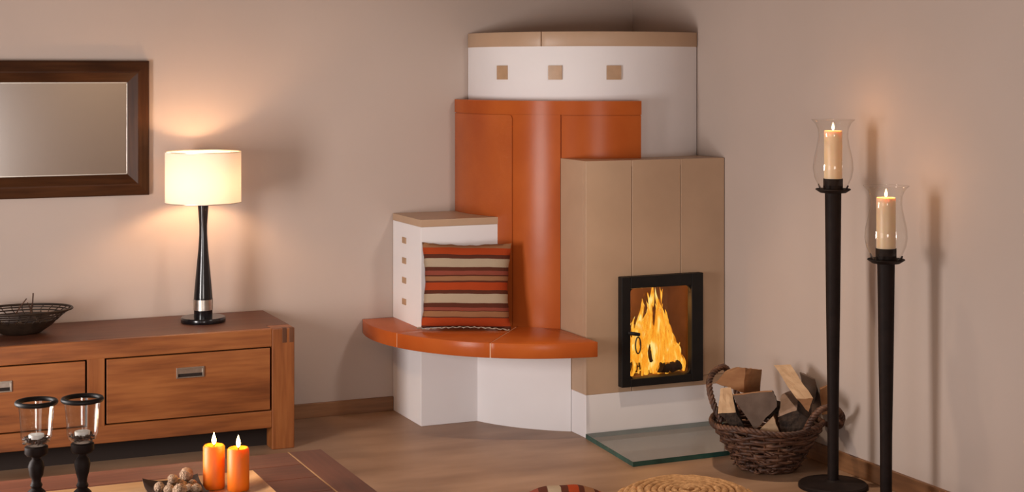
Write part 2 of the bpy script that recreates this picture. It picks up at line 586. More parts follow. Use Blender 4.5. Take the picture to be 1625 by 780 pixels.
win = struct(link('window_3', b2, 'window_frame'), 'wide window in the rear wall of the room', 'window')
link('window_pane', box(fx_[0] + .04, fx_[1] - .04, RY0 - .055, RY0 - .05, fz_[0] + .04, fz_[1] - .04), 'glass', win)
struct(link('wall_front', b, 'wall'), 'beige plaster rear wall with the wide window', 'wall')
struct(link('baseboard_back', box(RX0, -1.283, -0.015, 0, 0, 0.066, 0.002), 'skirting'), 'brown wooden skirting below the mirror wall', 'baseboard')
bb = link('baseboard_right', box(RY0, -0.895, 0, 0.015, 0, 0.073, 0.002), 'skirting')
bb.rotation_euler = (0, 0, PI / 2)
struct(bb, 'brown wooden skirting behind the candle stands', 'baseboard')
for (dx, dy, lab) in ((-0.85, -1.8, 'small round ceiling downlight above the stove corner'), (-0.55, -3.2, 'small round ceiling downlight aimed at the stove bench'), (-1.15, -8.2, 'small round ceiling spot added to brighten the rear wall')):
    dl = thing('ceiling_downlight', lab, 'light', (dx, dy, RZ))
    link('ring', lathe([(0.045, -0.001), (0.06, -0.004), (0.06, -0.012), (0.045, -0.012), (0.045, -0.001)], 24, cap=False), 'steel', dl, True)

# ------------------------------------------------------------------ the corner stove
stove = thing('corner_stove', 'corner stove with orange ceramic tower, curved orange bench and glass fire door', 'stove', (-0.6, -0.45, 0))
S0 = Vector((0.6, 0.45, 0))
SC = (-0.284 + S0.x, -0.087 + S0.y)          # the tower's axis, in the stove's own frame


def spart(name, bm, m, parent=stove, smooth=False, angle=None, shift=True):
    if shift:
        bmesh.ops.translate(bm, verts=bm.verts[:], vec=S0)
    return link(name, bm, m, parent, smooth, angle)


C0 = (-0.284, -0.087)
# white tower and its cornice
def tower_poly(r, a0, a1, n):
    return arc_pts(C0, r, a0, a1, n)


a_l = 180 - math.degrees(math.asin((0.087 - 0.003) / 0.62))
a_r = 360 - math.degrees(math.acos((0.284 - 0.003) / 0.62))
tower = spart('tower', prism(tower_poly(0.62, a_l, a_r, 48) + [(-0.003, -0.003)], 1.19, 1.714), 'white', smooth=True)
for (p0, p1) in ((a_l, 222.2), (222.6, a_r)):
    nseg = 30
    pts = tower_poly(0.623, p0, p1, nseg)
    inner = [(-0.003, -0.003)]
    spart('cornice', prism(pts + inner, 1.714, 1.781, bev=0.002), 'beige', smooth=True)
for a in (202.6, 228.7, 253.45):
    hw = 0.0325 if a < 250 else 0.0335
    da = math.degrees(hw / 0.626)
    t = arc_slab(C0, 0.6, 0.627, a - da, a + da, 1.562, 1.626, 4)
    spart('inlay_tile', t, 'beige_tile', tower)
# orange shell
a_l2 = 180 - math.degrees(math.asin((0.087 - 0.003) / 0.69))
shell = spart('orange_shell', arc_slab(C0, 0.615, 0.684, a_l2 + .3, 232.4, 0.43, 1.464, 48), 'orange', smooth=True)
spart('shell_return', arc_slab(C0, 0.615, 0.684, 232.4, 263, 1.20, 1.464, 24), 'orange', shell, True)
spart('top_band', arc_slab(C0, 0.615, 0.690, a_l2, 263.1, 1.404, 1.466, 48), 'orange', shell, True)


def rc(rl, rr):
    def f(s, e):
        z = 0
        for d, r in ((s, rl), (e, rr)):
            if r and d < r:
                z = max(z, r - math.sqrt(max(0, r * r - (r - d) ** 2)))
        return z
    return f


spart('shell_panel', arc_slab(C0, 0.62, 0.6885, a_l2, 212.3, 0.43, 1.400, 60, rc(0, .014)), 'orange_rough', shell, True)
spart('shell_panel', arc_slab(C0, 0.62, 0.6905, 212.75, 232.3, 0.43, 1.4035, 24), 'orange', shell, True)
spart('shell_panel', arc_slab(C0, 0.62, 0.6885, 232.7, 263, 1.205, 1.400, 60, rc(.014, 0)), 'orange', shell, True)
# white side block with its beige cap and inlays
block = spart('side_block', box(-1.282, -0.75, -0.381, -0.003, 0, 0.897, 0.002), 'white')
spart('cap_slab', box(-1.284, -0.80, -0.383, -0.003, 0.897, 0.930, 0.002), 'beige', block)
for z in (0.817, 0.723, 0.632, 0.533):
    spart('inlay_tile', box(-1.286, -1.27, -0.186, -0.138, z - .014, z + .014, 0.001), 'beige_tile', block)
# curved white base below the bench
spart('base', prism(arc_pts(C0, 0.78, 185, 237.2, 36) + [(-0.706, -0.2)], 0, 0.376), 'white', smooth=True)
# bench in three slabs
BC, BR = (-0.647, -0.201), 0.812
inner = (-0.712, -0.30)
b0 = 180 - math.degrees(math.asin(0.198 / BR))
b3 = 180 + math.degrees(math.acos(0.061 / BR))
bench = spart('bench_slab', prism(arc_pts(BC, BR, b0, 197.35, 18) + [inner, (-0.712, -0.003)], 0.375, 0.44, bev=0.003), 'orange', smooth=True, angle=30)
spart('bench_slab', prism(arc_pts(BC, BR, 197.65, 232.45, 18) + [inner], 0.375, 0.44, bev=0.003), 'orange', smooth=True, angle=30)
spart('bench_slab', prism(arc_pts(BC, BR, 232.75, b3, 18) + [(-0.708, -0.9), (-0.709, -0.31)], 0.375, 0.44, bev=0.003), 'orange', smooth=True, angle=30)
for a in (197.5, 232.6):
    x, y = arc_pts(BC, BR - .002, a, a, 1)[0]
    d = Vector((inner[0] - x, inner[1] - y)).normalized()
    nn = Vector((-d.y, d.x)) * 0.0035
    e = Vector((x, y)) + d * 0.45
    q = [(x + nn.x, y + nn.y), (x - nn.x, y - nn.y), (e.x - nn.x, e.y - nn.y), (e.x + nn.x, e.y + nn.y)]
    spart('bench_joint', prism(q, 0.377, 0.4375), 'seam')
# plinth of the fire box
FY = -0.888
spart('plinth', box(-0.704, -0.003, FY, -0.25, 0, 0.187, 0.002), 'white')
# beige cladding panels
T = 0.03
X0, X1, X2, X3 = -0.704, -0.477, -0.231, -0.003
Z0, Z1 = 0.187, 1.208
DX0, DX1, DZ0, DZ1 = -0.530, -0.150, 0.228, 0.682
g = 0.0012
clad = spart('side_panel', box(X0, X0 + T, FY + T, -0.30, Z0, Z1, 0.002), 'beige')
spart('front_panel', prism([(X0, Z0), (X1 - g, Z0), (X1 - g, DZ0), (DX0, DZ0), (DX0, DZ1), (X1 - g, DZ1), (X1 - g, Z1), (X0, Z1)], FY, FY + T, 'Y', 0.002), 'beige')
spart('front_panel', box(X1 + g, X2 - g, FY, FY + T, DZ1, Z1, 0.002), 'beige')
spart('front_panel', box(X1 + g, X3, FY, FY + T, Z0, DZ0, 0.002), 'beige')
spart('front_panel', prism([(X2 + g, DZ1), (DX1, DZ1), (DX1, DZ0 + g), (X3, DZ0 + g), (X3, Z1), (X2 + g, Z1)], FY, FY + T, 'Y', 0.002), 'beige')
spart('top_panel', box(X0 + .002, X3, FY + .002, -0.30, Z1 - .028, Z1 - .001, 0.001), 'beige')
# fire chamber
b = bmesh.new()
cx0, cx1, cz0, cz1, cyb = -0.525, -0.080, 0.235, 0.675, -0.50
th = 0.02
box(cx0 - th, cx1 + th, cyb, cyb + th, cz0 - th, cz1 + th, bm=b)
box(cx0 - th, cx0, FY + T, cyb, cz0 - th, cz1 + th, bm=b)
box(cx1, cx1 + th, FY + T, cyb, cz0 - th, cz1 + th, bm=b)
box(cx0, cx1, FY + T, cyb, cz0 - th, cz0, bm=b)
box(cx0, cx1, FY + T, cyb, cz1, cz1 + th, bm=b)
spart('fire_chamber', b, 'liner')
# door: iron frame, pane, handle
fx0, fx1, fz0, fz1 = -0.546, -0.134, 0.213, 0.697
ox0, ox1, oz0, oz1 = -0.503, -0.193, 0.248, 0.645
fy0, fy1 = FY - 0.036, FY + 0.004
bm = bmesh.new()
outer = [(fx0, fz0), (fx1, fz0), (fx1, fz1 - .006), (fx1 - .008, fz1), (fx0, fz1)]
for a in ((fx0, ox0, fz0, fz1), (ox1, fx1, fz0, fz1), (ox0, ox1, fz0, oz0), (ox0, ox1, oz1, fz1)):
    box(a[0], a[1], fy0, fy1, a[2], a[3], 0.003, bm=bm)
door = spart('fire_door', bm, 'black')
for (cx, cz, sx, sz) in ((ox0, oz0, 1, 1), (ox1, oz0, -1, 1), (ox0, oz1, 1, -1), (ox1, oz1, -1, -1)):
    r = 0.03
    pts = [(cx, cz)] + [(cx + sx * (r - r * math.cos(t * PI / 16)), cz + sz * (r - r * math.sin(t * PI / 16))) for t in range(9)]
    spart('corner_fillet', prism(pts, fy0 + .012, fy1 - .012, 'Y'), 'black', door)
spart('door_pane', box(ox0 - .004, ox1 + .004, fy1 - .012, fy1 - .007, oz0 - .004, oz1 + .004), 'pane', door)
bm = tube([(ox0 - .012, fy0 - .004, 0.452), (ox0 + .005, fy0 - .024, 0.451), (ox0 + .030, fy0 - .028, 0.446)], [0.008, 0.0085, 0.0075], 8)
hp = [(ox0 + .022 + 0.013 * math.sin(t), fy0 - .028, 0.400 + 0.036 * math.cos(t)) for t in [2 * PI * k / 20 for k in range(20)]]
tube(hp, 0.0032, 6, bm, True)
spart('door_handle', bm, 'black', door, True)

# ------------------------------------------------------------------ the fire
fire = thing('fire', 'bright yellow and orange flames burning behind the stove door', 'fire', (-0.34, -0.70, cz0 + 0.002))
env = [(-0.47, 0.14), (-0.435, 0.22), (-0.405, 0.30), (-0.365, 0.37), (-0.325, 0.40), (-0.285, 0.39), (-0.25, 0.32), (-0.215, 0.22), (-0.18, 0.15), (-0.14, 0.13)]


def env_at(x):
    for (xa, ha), (xb, hb) in zip(env, env[1:]):
        if xa <= x <= xb:
            return ha + (hb - ha) * (x - xa) / (xb - xa)
    return 0.12


def tongue(bx, by, h, wd, ph, lean):
    bm = bmesh.new()
    n, sd = 16, 10
    rings = []
    for i in range(n + 1):
        f = i / n
        r = wd * (0.35 + 1.5 * f) * (1 - f) ** 0.85 * 1.15 if f < 1 else 0.0
        r = max(r, 0.0006)
        x = bx + lean * f * f + 0.022 * math.sin(ph + 6.5 * f) * f
        y = by + 0.008 * math.sin(ph * 1.7 + 4 * f)
        rings.append([bm.verts.new((x + r * math.cos(2 * PI * k / sd), y + 0.5 * r * math.sin(2 * PI * k / sd), h * f)) for k in range(sd)])
    for A, B in zip(rings, rings[1:]):
        for k in range(sd):
            j = (k + 1) % sd
            bm.faces.new((A[k], A[j], B[j], B[k]))
    bm.faces.new(rings[0]); bm.faces.new(rings[-1])
    for v in bm.verts:
        v.co.x = min(max(v.co.x, cx0 + 0.345), cx1 + 0.335)
    return bm


rf = random.Random(5)
for i in range(54):
    x = -0.455 + 0.305 * ((i * 0.618) % 1.0)
    hmax = env_at(x)
    y = rf.uniform(-0.12, 0.0)
    h = hmax * rf.choice((1.0, 0.95, 0.8, 0.62, 0.45))
    wd = rf.uniform(0.013, 0.026) * (0.75 + 0.9 * h)
    link('flame', tongue(x + 0.34 + 0.4 * (y + 0.10), y, h, wd, rf.uniform(0, 6), (-0.32 - x) * rf.uniform(0.1, 0.35)), 'fire', fire, True)
fl = bpy.data.lights.new('fire_glow', 'POINT')
fl.energy = 2.6
fl.color = (1.0, 0.45, 0.12)
fl.shadow_soft_size = 0.06
fo = bpy.data.objects.new('fire_glow', fl)
COL.objects.link(fo)
fo.location = (-0.34, -0.74, 0.52)
for i, (p, q, r) in enumerate((((-0.485, -0.80, .2655), (-0.365, -0.735, .2655), .026), ((-0.42, -0.60, .2685), (-0.20, -0.74, .2685), .028),
                               ((-0.30, -0.82, .2635), (-0.19, -0.80, .2635), .024), ((-0.47, -0.76, .300), (-0.41, -0.70, .400), .014), ((-0.33, -0.80, .295), (-0.315, -0.72, .42), .012))):
    p, q = Vector(p), Vector(q)
    pts = [p.lerp(q, k / 6) + Vector((0, 0, 0.004 * math.sin(k * 2 + i))) for k in range(7)]
    o = link('burning_log', tube(pts, [r * (0.9 + 0.15 * math.sin(k * 3 + i)) for k in range(7)], 9), 'char', None, True)
    tag(o, ('thick charred log at the foot of the fire', 'thick charred log at the foot of the fire', 'short charred log end beside the stove pane',
            'thin charred stick leaning in the flames', 'thin charred stick leaning in the flames')[i], 'log', 'burning logs in the stove')

# ------------------------------------------------------------------ glass hearth plate
bm = prism([(-0.708, -0.894), (-0.752, -1.412), (-0.02, -1.40), (-0.02, -0.894)], 0.001, 0.021)
for f in bm.faces:
    f.normal_update()
    f.material_index = 0 if abs(f.normal.z) > 0.5 else 1
hp = link('glass_hearth_plate', bm, ['plate', 'plate_edge'])
tag(hp, 'greenish glass hearth plate lying on the floor before the stove', 'glass plate')

# ------------------------------------------------------------------ striped cushions
def cushion_mesh(wd, ht, th, seed, n=30):
    """pillow standing in its own XZ plane, thickness along Y"""
    bm = bmesh.new()
    sheets = []
    for side in (-1, 1):
        g = []
        for j in range(n + 1):
            row = []
            for i in range(n + 1):
                u, v = -1 + 2 * i / n, -1 + 2 * j / n
                k = (1 - abs(u) ** 2.6) * (1 - abs(v) ** 2.6)
                x = u * wd / 2 * (1 - 0.085 * (1 - v * v))
                z = v * ht / 2 * (1 - 0.06 * (1 - u * u))
                e = Vector((x * 14 + seed, side * 3.0, z * 14))
                wr = mnoise.noise(e) * 0.006 * k ** 0.3 if 0 < i < n and 0 < j < n else 0
                edge = mnoise.noise(Vector((x * 30, seed, z * 30))) * 0.004
                row.append((x + (edge if i in (0, n) else 0), side * (th / 2 * max(k, 0) ** 0.55) + wr, z + (edge if j in (0, n) else 0)))
            g.append(row)
        sheets.append(g)
    V = []
    for s in range(2):
        V.append([[None] * (n + 1) for _ in range(n + 1)])
    for j in range(n + 1):
        for i in range(n + 1):
            V[0][j][i] = bm.verts.new(sheets[0][j][i])
            if i in (0, n) or j in (0, n):
                V[1][j][i] = V[0][j][i]
            else:
                V[1][j][i] = bm.verts.new(sheets[1][j][i])
    for s in range(2):
        for j in range(n):
            for i in range(n):
                bm.faces.new((V[s][j][i], V[s][j][i + 1], V[s][j + 1][i + 1], V[s][j + 1][i]))
    return bm


cu = link('cushion', cushion_mesh(0.405, 0.385, 0.125, 3), 'cushion', None, True, 80)
cu.rotation_euler = (math.radians(-9), math.radians(0.6), -math.atan2(SF, CF) + 0.02)
cu.location = (-1.106, -0.490, 0.44 + 0.1975)
fr = [(-0.195 + 0.39 * k / 40, -0.004, -0.1925 + 0.0115 * (1 - (2 * k / 40 - 1) ** 2) - 0.002 + 0.0025 * math.sin(k * 1.9)) for k in range(41)]
link('hem', tube(fr, [0.0025 + 0.0012 * math.sin(k * 2.7) for k in range(41)], 6), 'hem', cu, True)
link('tassel', tube([(-0.195, -0.006, -0.188), (-0.208, -0.012, -0.187), (-0.218, -0.02, -0.190)], [.003, .005, .002], 6), 'hem', cu, True)
tag(cu, 'square cushion with red, cream and brown stripes leaning on the bench', 'cushion')
ck = link('cushion', cushion_mesh(0.30, 0.32, 0.128, 8), 'cushion_floor', None, True, 80)
ck.rotation_euler = (PI / 2, 0, math.radians(-22))
ck.location = (-1.355, -2.05, 0.067)
tag(ck, 'striped cushion lying flat on the floor beside the straw pouf', 'cushion')

# ------------------------------------------------------------------ seagrass pouf: a coiled braid
pouf = thing('straw_pouf', 'round golden seagrass floor pouf with coiled top', 'pouf', (-1.045, -2.355, 0))
link('core', lathe([(0.0, 0.0), (0.20, 0.0), (0.222, 0.03), (0.228, 0.08), (0.218, 0.125), (0.19, 0.148), (0.0, 0.15)], 40), 'straw', pouf, True)
pouf.scale = (1.06, 1.06, 1.08)
bm = bmesh.new()
rr = random.Random(2)
pts = []
turns = 9
for k in range(turns * 40):
    f = k / (turns * 40)
    r = 0.012 + 0.198 * f
    a = 2 * PI * turns * f
    pts.append((r * math.cos(a), r * math.sin(a), 0.150 - 0.016 * max(0, f - .8) / .2 + rr.uniform(-.0015, .0015)))
tube(pts, [0.0115 + rr.uniform(-.0015, .0015) for _ in pts], 6, bm)
for zz, r in ((0.125, 0.222), (0.10, 0.230), (0.075, 0.232), (0.05, 0.230), (0.027, 0.224)):
    tube([(r * math.cos(2 * PI * k / 60), r * math.sin(2 * PI * k / 60), zz + rr.uniform(-.002, .002)) for k in range(60)], 0.0125, 6, bm, True)
link('coil', bm, 'straw', pouf, True, 80)

# ------------------------------------------------------------------ candle stands with hurricane glasses
def candle_stand(x, y, h, base_r, label, clabel, glabel):
    t = thing('candle_stand', label, 'candle stand', (x, y, 0), 0)
    link('base', lathe([(0, 0), (base_r, 0), (base_r, .010), (base_r - .006, .016), (0.035, .022), (0.026, .03), (0, .03)], 48), 'dark_iron', t, True)
    link('pole', lathe([(0.021, .025), (0.022, .3 * h), (0.027, .6 * h), (0.0315, h - .006), (0.0, h - .006)], 20), 'dark_iron', t, True)
    link('drip_plate', lathe([(0.0, h - .008), (0.05, h - .008), (0.068, h + .004), (0.066, h + .007), (0.048, h - .002), (0, h - .002)], 32), 'dark_iron', t, True)
    link('candle_cup', lathe([(0.0, h - .002), (0.0375, h - .002), (0.0375, h + .046), (0.035, h + .046), (0.035, h + .004), (0.0, h + .004)], 24), 'dark_iron', t, True)
    for k in range(4):
        a = k * PI / 2 + .4
        d = Vector((math.cos(a), math.sin(a), 0))
        link('glass_clip', tube([d * 0.050 + Vector((0, 0, h + .000)), d * 0.060 + Vector((0, 0, h + .010)), d * 0.066 + Vector((0, 0, h + .022))], 0.0035, 6), 'dark_iron', t)
    # the glass
    gl = lathe([(0.046, h + .004), (0.058, h + .022), (0.071, h + .05), (0.077, h + .085), (0.074, h + .12), (0.064, h + .165), (0.0565, h + .205),
                (0.058, h + .235), (0.068, h + .258), (0.082, h + .272)], 40, cap=False)
    g = link('hurricane_glass', gl, 'glass', None, True, 60)
    g.location = (x, y, 0)
    bm = bmesh.new()
    tube([(0.0822 * math.cos(2 * PI * k / 40), 0.0822 * math.sin(2 * PI * k / 40), h + .2725) for k in range(40)], 0.0012, 6, bm, True)
    link('lip', bm, 'glass', g, True, 80)
    tag(g, glabel, 'glass')
    # the candle
    c = thing('pillar_candle', clabel, 'candle', (x, y, h + .0045))
    ct = 0.226
    link('wax', lathe([(0, 0), (0.0335, 0), (0.0345, 0.004), (0.0345, ct - .004), (0.033, ct), (0.027, ct - .003), (0.012, ct - .010), (0, ct - .011)], 28), 'wax_cream', c, True)
    link('wick', tube([(0, 0, ct - .012), (0.0005, 0, ct), (0.002, 0, ct + .006)], 0.0012, 6), 'wick', c)
    link('flame', lathe([(0, ct + .001), (0.0035, ct + .005), (0.0052, ct + .011), (0.0042, ct + .018), (0.002, ct + .025), (0, ct + .032)], 12), 'flame', c, True)
    pl = bpy.data.lights.new('candle_light', 'POINT')
    pl.energy = 0.55
    pl.color = (1.0, 0.50, 0.20)
    pl.shadow_soft_size = 0.006
    po = bpy.data.objects.new('candle_light', pl)
    COL.objects.link(po)
    po.location = (x, y, h + ct + .04)


candle_stand(-0.19, -1.991, 1.141, 0.133, 'taller dark iron floor candle stand beside the log basket', 'cream pillar candle on the taller iron stand',
             'clear hurricane glass on the taller iron stand')
candle_stand(-0.214, -2.352, 0.911, 0.133, 'shorter dark iron floor candle stand', 'cream pillar candle on the shorter iron stand',
             'clear hurricane glass on the shorter iron stand')

# ------------------------------------------------------------------ log basket
BK = Vector((-0.262, -1.640, 0))
basket = thing('log_basket', 'round brown willow basket filled with split firewood', 'basket', BK)
rb = random.Random(4)
RB, RT, HB = 0.104, 0.220, 0.185


def brad(z):
    f = z / HB
    return RB + (RT - RB) * (f ** 0.9)


bm = bmesh.new()
rows, nst = 12, 20
for j in range(rows):
    z = 0.010 + (HB - 0.016) * j / (rows - 1)
    ph = j * PI + rb.uniform(-.2, .2)
    pts = []
    rad = []
    for k in range(110):
        a = 2 * PI * k / 110
        wv = 0.0055 * math.cos(nst / 2 * a + ph)
        zz = z + 0.010 * mnoise.noise(Vector((math.cos(a) * 3, math.sin(a) * 3, j * 1.7))) + 0.002 * math.sin(nst / 2 * a + ph)
        r = brad(max(zz, 0)) + wv + 0.004 * mnoise.noise(Vector((math.cos(a) * 6, math.sin(a) * 6, j * 2.3 + 9)))
        pts.append((r * math.cos(a), r * math.sin(a), max(zz, 0.006)))
        rad.append(0.0074 + 0.003 * mnoise.noise(Vector((a * 4, j * 3.1, 1))))
    tube(pts, rad, 6, bm, True)
for k in range(nst):
    a = 2 * PI * k / nst
    tube([(brad(z) * math.cos(a), brad(z) * math.sin(a), z) for z in (0.006, .04, .08, .12, .16, HB + .006)], 0.0045, 5, bm)
for k in range(90):
    a = rb.uniform(0, 2 * PI)
    z = rb.choice((0.012, 0.02, 0.03, 0.06, .1, .15))
    r = brad(z) + .005
    a2 = a + rb.uniform(.05, .16)
    dz = rb.uniform(-.008, .016)
    tube([(r * math.cos(a), r * math.sin(a), z), ((r + .013) * math.cos(a2), (r + .013) * math.sin(a2), max(z + dz, .006))], [0.005, 0.003], 5, bm)
wv = link('weave', bm, 'willow', basket, True, 80)
wv['kind'] = 'stuff'
link('bottom', lathe([(0, 0.001), (RB - .004, 0.001), (RB, 0.012), (0, 0.014)], 32), 'willow', basket, True)


def rope(path, r, turns, nstr=3, sr=0.007):
    bm = bmesh.new()
    path = [Vector(p) for p in path]
    # resample with Catmull-Rom
    P = []
    n = len(path)
    for i in range(n - 1):
        p0, p1, p2, p3 = path[max(i - 1, 0)], path[i], path[i + 1], path[min(i + 2, n - 1)]
        for k in range(10):
            t = k / 10
            P.append(0.5 * ((2 * p1) + (p2 - p0) * t + (2 * p0 - 5 * p1 + 4 * p2 - p3) * t * t + (3 * p1 - p0 - 3 * p2 + p3) * t ** 3))
    P.append(path[-1])
    for s in range(nstr):
        pts = []
        for i, p in enumerate(P):
            t = (P[min(i + 1, len(P) - 1)] - P[max(i - 1, 0)]).normalized()
            u = t.cross(Vector((0.3, 0.2, 1))).normalized()
            v = t.cross(u)
            a = 2 * PI * (s / nstr + turns * i / len(P))
            pts.append(p + (u * math.cos(a) + v * math.sin(a)) * r)
        tube(pts, sr, 6, bm)
    return bm


rim = [((RT + .002) * math.cos(2 * PI * k / 24), (RT + .002) * math.sin(2 * PI * k / 24), HB + .004 + 0.006 * math.sin(k)) for k in range(25)]
link('rim', rope(rim, 0.006, 22, 3, 0.0065), 'willow', basket, True, 80)


def on_basket(px, py, d):
    return at(px, py, d) - BK


hl = [on_basket(1146, 668, 6.33), on_basket(1134, 645, 6.36), on_basket(1127, 622, 6.40), on_basket(1126, 602, 6.47), on_basket(1135, 588, 6.56), on_basket(1151, 583, 6.60), on_basket(1166, 610, 6.615), on_basket(1174, 645, 6.60)]
link('handle', rope(hl, 0.007, 9, 3, 0.0075), 'willow', basket, True, 80)
hr = [on_basket(1277, 688, 6.20), on_basket(1286, 668, 6.17), on_basket(1302, 650, 6.16), on_basket(1322, 646, 6.18), on_basket(1336, 660, 6.24), on_basket(1330, 676, 6.36), on_basket(1312, 672, 6.44)]
link('handle', rope(hr, 0.007, 9, 3, 0.0075), 'willow', basket, True, 80)


def firewood(poly, d, shift, dd, mats, label, grp='firewood in the basket', taper=1.0):
    """split log: end face polygon seen d metres away, running back by dd metres"""
    bm = bmesh.new()
    rl = random.Random(len(label) + int(poly[0][0]))
    fine, sides = [], []
    for i, (p, q) in enumerate(zip(poly, poly[1:] + poly[:1])):
        for k in range(4):
            j = 0.0 if k == 0 else 1.0
            fine.append((p[0] + (q[0] - p[0]) * k / 4 + j * rl.uniform(-.9, .9), p[1] + (q[1] - p[1]) * k / 4 + j * rl.uniform(-.9, .9)))
            sides.append(mats[1][i % len(mats[1])])
    poly = fine
    A = [at(px, py, d) for px, py in poly]
    xr = max(p[0] for p in poly)
    B = [at(xr + (px - xr) * taper + shift[0], py + shift[1], d + dd) for px, py in poly]
    c = sum(A + B, Vector()) / (2 * len(A))
    n = len(poly)
    seg = 5
    rings = []
    for s in range(seg + 1):
        f = s / seg
        rings.append([bm.verts.new(a.lerp(b2, f) - c + Vector((rl.uniform(-1, 1), rl.uniform(-1, 1), rl.uniform(-1, 1))) * (0.0022 if 0 < s < seg else 0.0008)) for a, b2 in zip(A, B)])
    f = bm.faces.new(rings[0]); f.material_index = 0
    f = bm.faces.new(rings[-1]); f.material_index = 0
    for s in range(seg):
        for i in range(n):
            j = (i + 1) % n
            f = bm.faces.new((rings[s][i], rings[s][j], rings[s + 1][j], rings[s + 1][i]))
            f.material_index = sides[i]
    o = link('firewood_log', bm, mats[0])
    o.location = c
    return tag(o, label, 'log', grp)


LM = ['log_grey', 'bark', 'log_light', 'log_mid', 'log_pink']


def lmats(end, sides):  # pale tops and dark ends put the fall of light into the colours
    return ([end] + LM, [1 + LM.index(s) for s in sides])


firewood([(1163, 627), (1198, 682), (1233, 645), (1231, 630), (1226, 621)], 6.22, (0, -2), 0.20, lmats('log_grey', ['bark', 'bark', 'bark', 'bark', 'log_mid']),
         'split log showing a large dark grey triangular end')
firewood([(1139, 656), (1150, 664), (1164, 681), (1184, 681), (1168, 654)], 6.27, (-16, -40), 0.12, lmats('bark', ['bark', 'bark', 'bark', 'bark', 'log_light']),
         'split log with pale top face under the arched basket handle', taper=0.55)
firewood([(1203, 684), (1214, 694), (1236, 690), (1236, 684), (1227, 660)], 6.20, (4, -4), 0.2, lmats('log_light', ['bark', 'bark', 'bark', 'log_mid', 'log_mid']),
         'small pale wedge of firewood at the front basket rim')
firewood([(1235, 661), (1240, 690), (1268, 690), (1286, 666), (1264, 651)], 6.22, (5, -36), 0.19, lmats('bark', ['bark', 'bark', 'bark', 'bark', 'log_pink']),
         'thick weathered log with dark end under the long pale slab')
firewood([(1264, 632), (1283, 653), (1290, 631)], 6.20, (-36, -53), 0.27, lmats('log_mid', ['bark', 'log_mid', 'log_light']),
         'long pale split slab sticking up out of the basket')
firewood([(1135, 607), (1158, 615), (1180, 623), (1183, 583), (1168, 582), (1150, 589)], 6.43, (26, 3), 0.09, lmats('log_mid', ['bark', 'bark', 'log_mid', 'log_mid', 'bark', 'bark']),
         'reddish brown log lying on top of the basket heap')
firewood([(1270, 592), (1281, 636), (1291, 640), (1296, 618), (1293, 602)], 6.45, (0, -2), 0.10, lmats('log_grey', ['bark', 'bark', 'bark', 'log_grey', 'log_grey']),
         'dark grey log leaning behind the long pale slab')
firewood([(1301, 618), (1304, 658), (1328, 656), (1350, 624), (1336, 598)], 6.36, (0, -4), 0.15, lmats('log_mid', ['bark', 'bark', 'bark', 'log_mid', 'log_mid']),
         'brown split log behind the taller candle stand')
firewood([(1186, 634), (1194, 664), (1250, 664), (1254, 640), (1226, 634)], 6.445, (0, 0), 0.05, lmats('bark', ['bark']),
         'dark bark log deep inside the basket')

# ------------------------------------------------------------------ sideboard
SX1, SF_, SB, SH = -1.915, -0.543, -0.02, 0.512
SX0 = -3.99
sbd = thing('sideboard', 'long low orange brown wooden sideboard with wide drawers', 'sideboard', (-2.95, -0.28, 0))
O = Vector((2.95, 0.28, 0))


def bpart(name, bm, m, parent=sbd, smooth=False):
    """part whose own origin sits at its centre"""
    c = sum((v.co for v in bm.verts), Vector()) / len(bm.verts)
    bmesh.ops.translate(bm, verts=bm.verts[:], vec=-c)
    o = link(name, bm, m, parent, smooth)
    o.location = c + O if parent is sbd else c + O - parent.location
    return o


bpart('top', prism([(SX0, SB), (SX0, SF_ + .0905), (SX0 + .0985, SF_ + .0905), (SX0 + .0985, SF_ + .0305), (SX1 - .0985, SF_ + .0305), (SX1 - .0985, SF_ + .0905), (SX1, SF_ + .0905), (SX1, SB)], SH - .03, SH, bev=0.001), 'cabinet_top')
bpart('bottom_panel', box(SX0 + .06, SX1 - .06, SF_ + .031, SB, 0.096, 0.115), 'painted_shade')
bpart('shade_board', box(SX0 + .07, SX1 - .06, SF_ + .10, SF_ + .115, 0.0, 0.097), 'painted_shade')  # unseen board added to keep the space under the sideboard dark
bpart('back_panel', box(SX0 + .06, SX1 - .06, SB - .012, SB, 0.02, 0.47), 'painted_shade')
bpart('top_rail', box(SX0 + .098, SX1 - .098, SF_, SF_ + .03, 0.437, SH, 0.003), 'cabinet')
bpart('bottom_rail', box(SX0 + .098, SX1 - .098, SF_ + .001, SF_ + .03, 0.094, 0.166, 0.003), 'cabinet')
for x0 in (SX1 - .098, SX0):
    bpart('leg', box(x0, x0 + .098, SF_, SF_ + .09, 0, SH, 0.004), 'cabinet_up')
    bpart('leg', box(x0, x0 + .098, SB - .09, SB, 0, SH - .031, 0.004), 'cabinet_up')
    bpart('side_panel', box(x0 + .02, x0 + .078, SF_ + .088, SB - .088, 0.094, SH - .031, 0.002), 'cabinet')
for xa in (-1.968, -1.938):
    bpart('joint_inlay', box(xa, xa + .018, SF_ - .0015, SF_ + .02, SH - .062, SH + .0008, 0.0008), 'cabinet_end')
bpart('stile', box(-2.776, -2.707, SF_, SF_ + .03, 0.164, 0.439, 0.002), 'cabinet_up')
bpart('stile', box(-3.538, -3.469, SF_, SF_ + .03, 0.164, 0.439, 0.002), 'cabinet_up')
bpart('carcass_back', box(SX0 + .09, SX1 - .09, SF_ + .06, SF_ + .075, 0.094, 0.47), 'painted_shade')
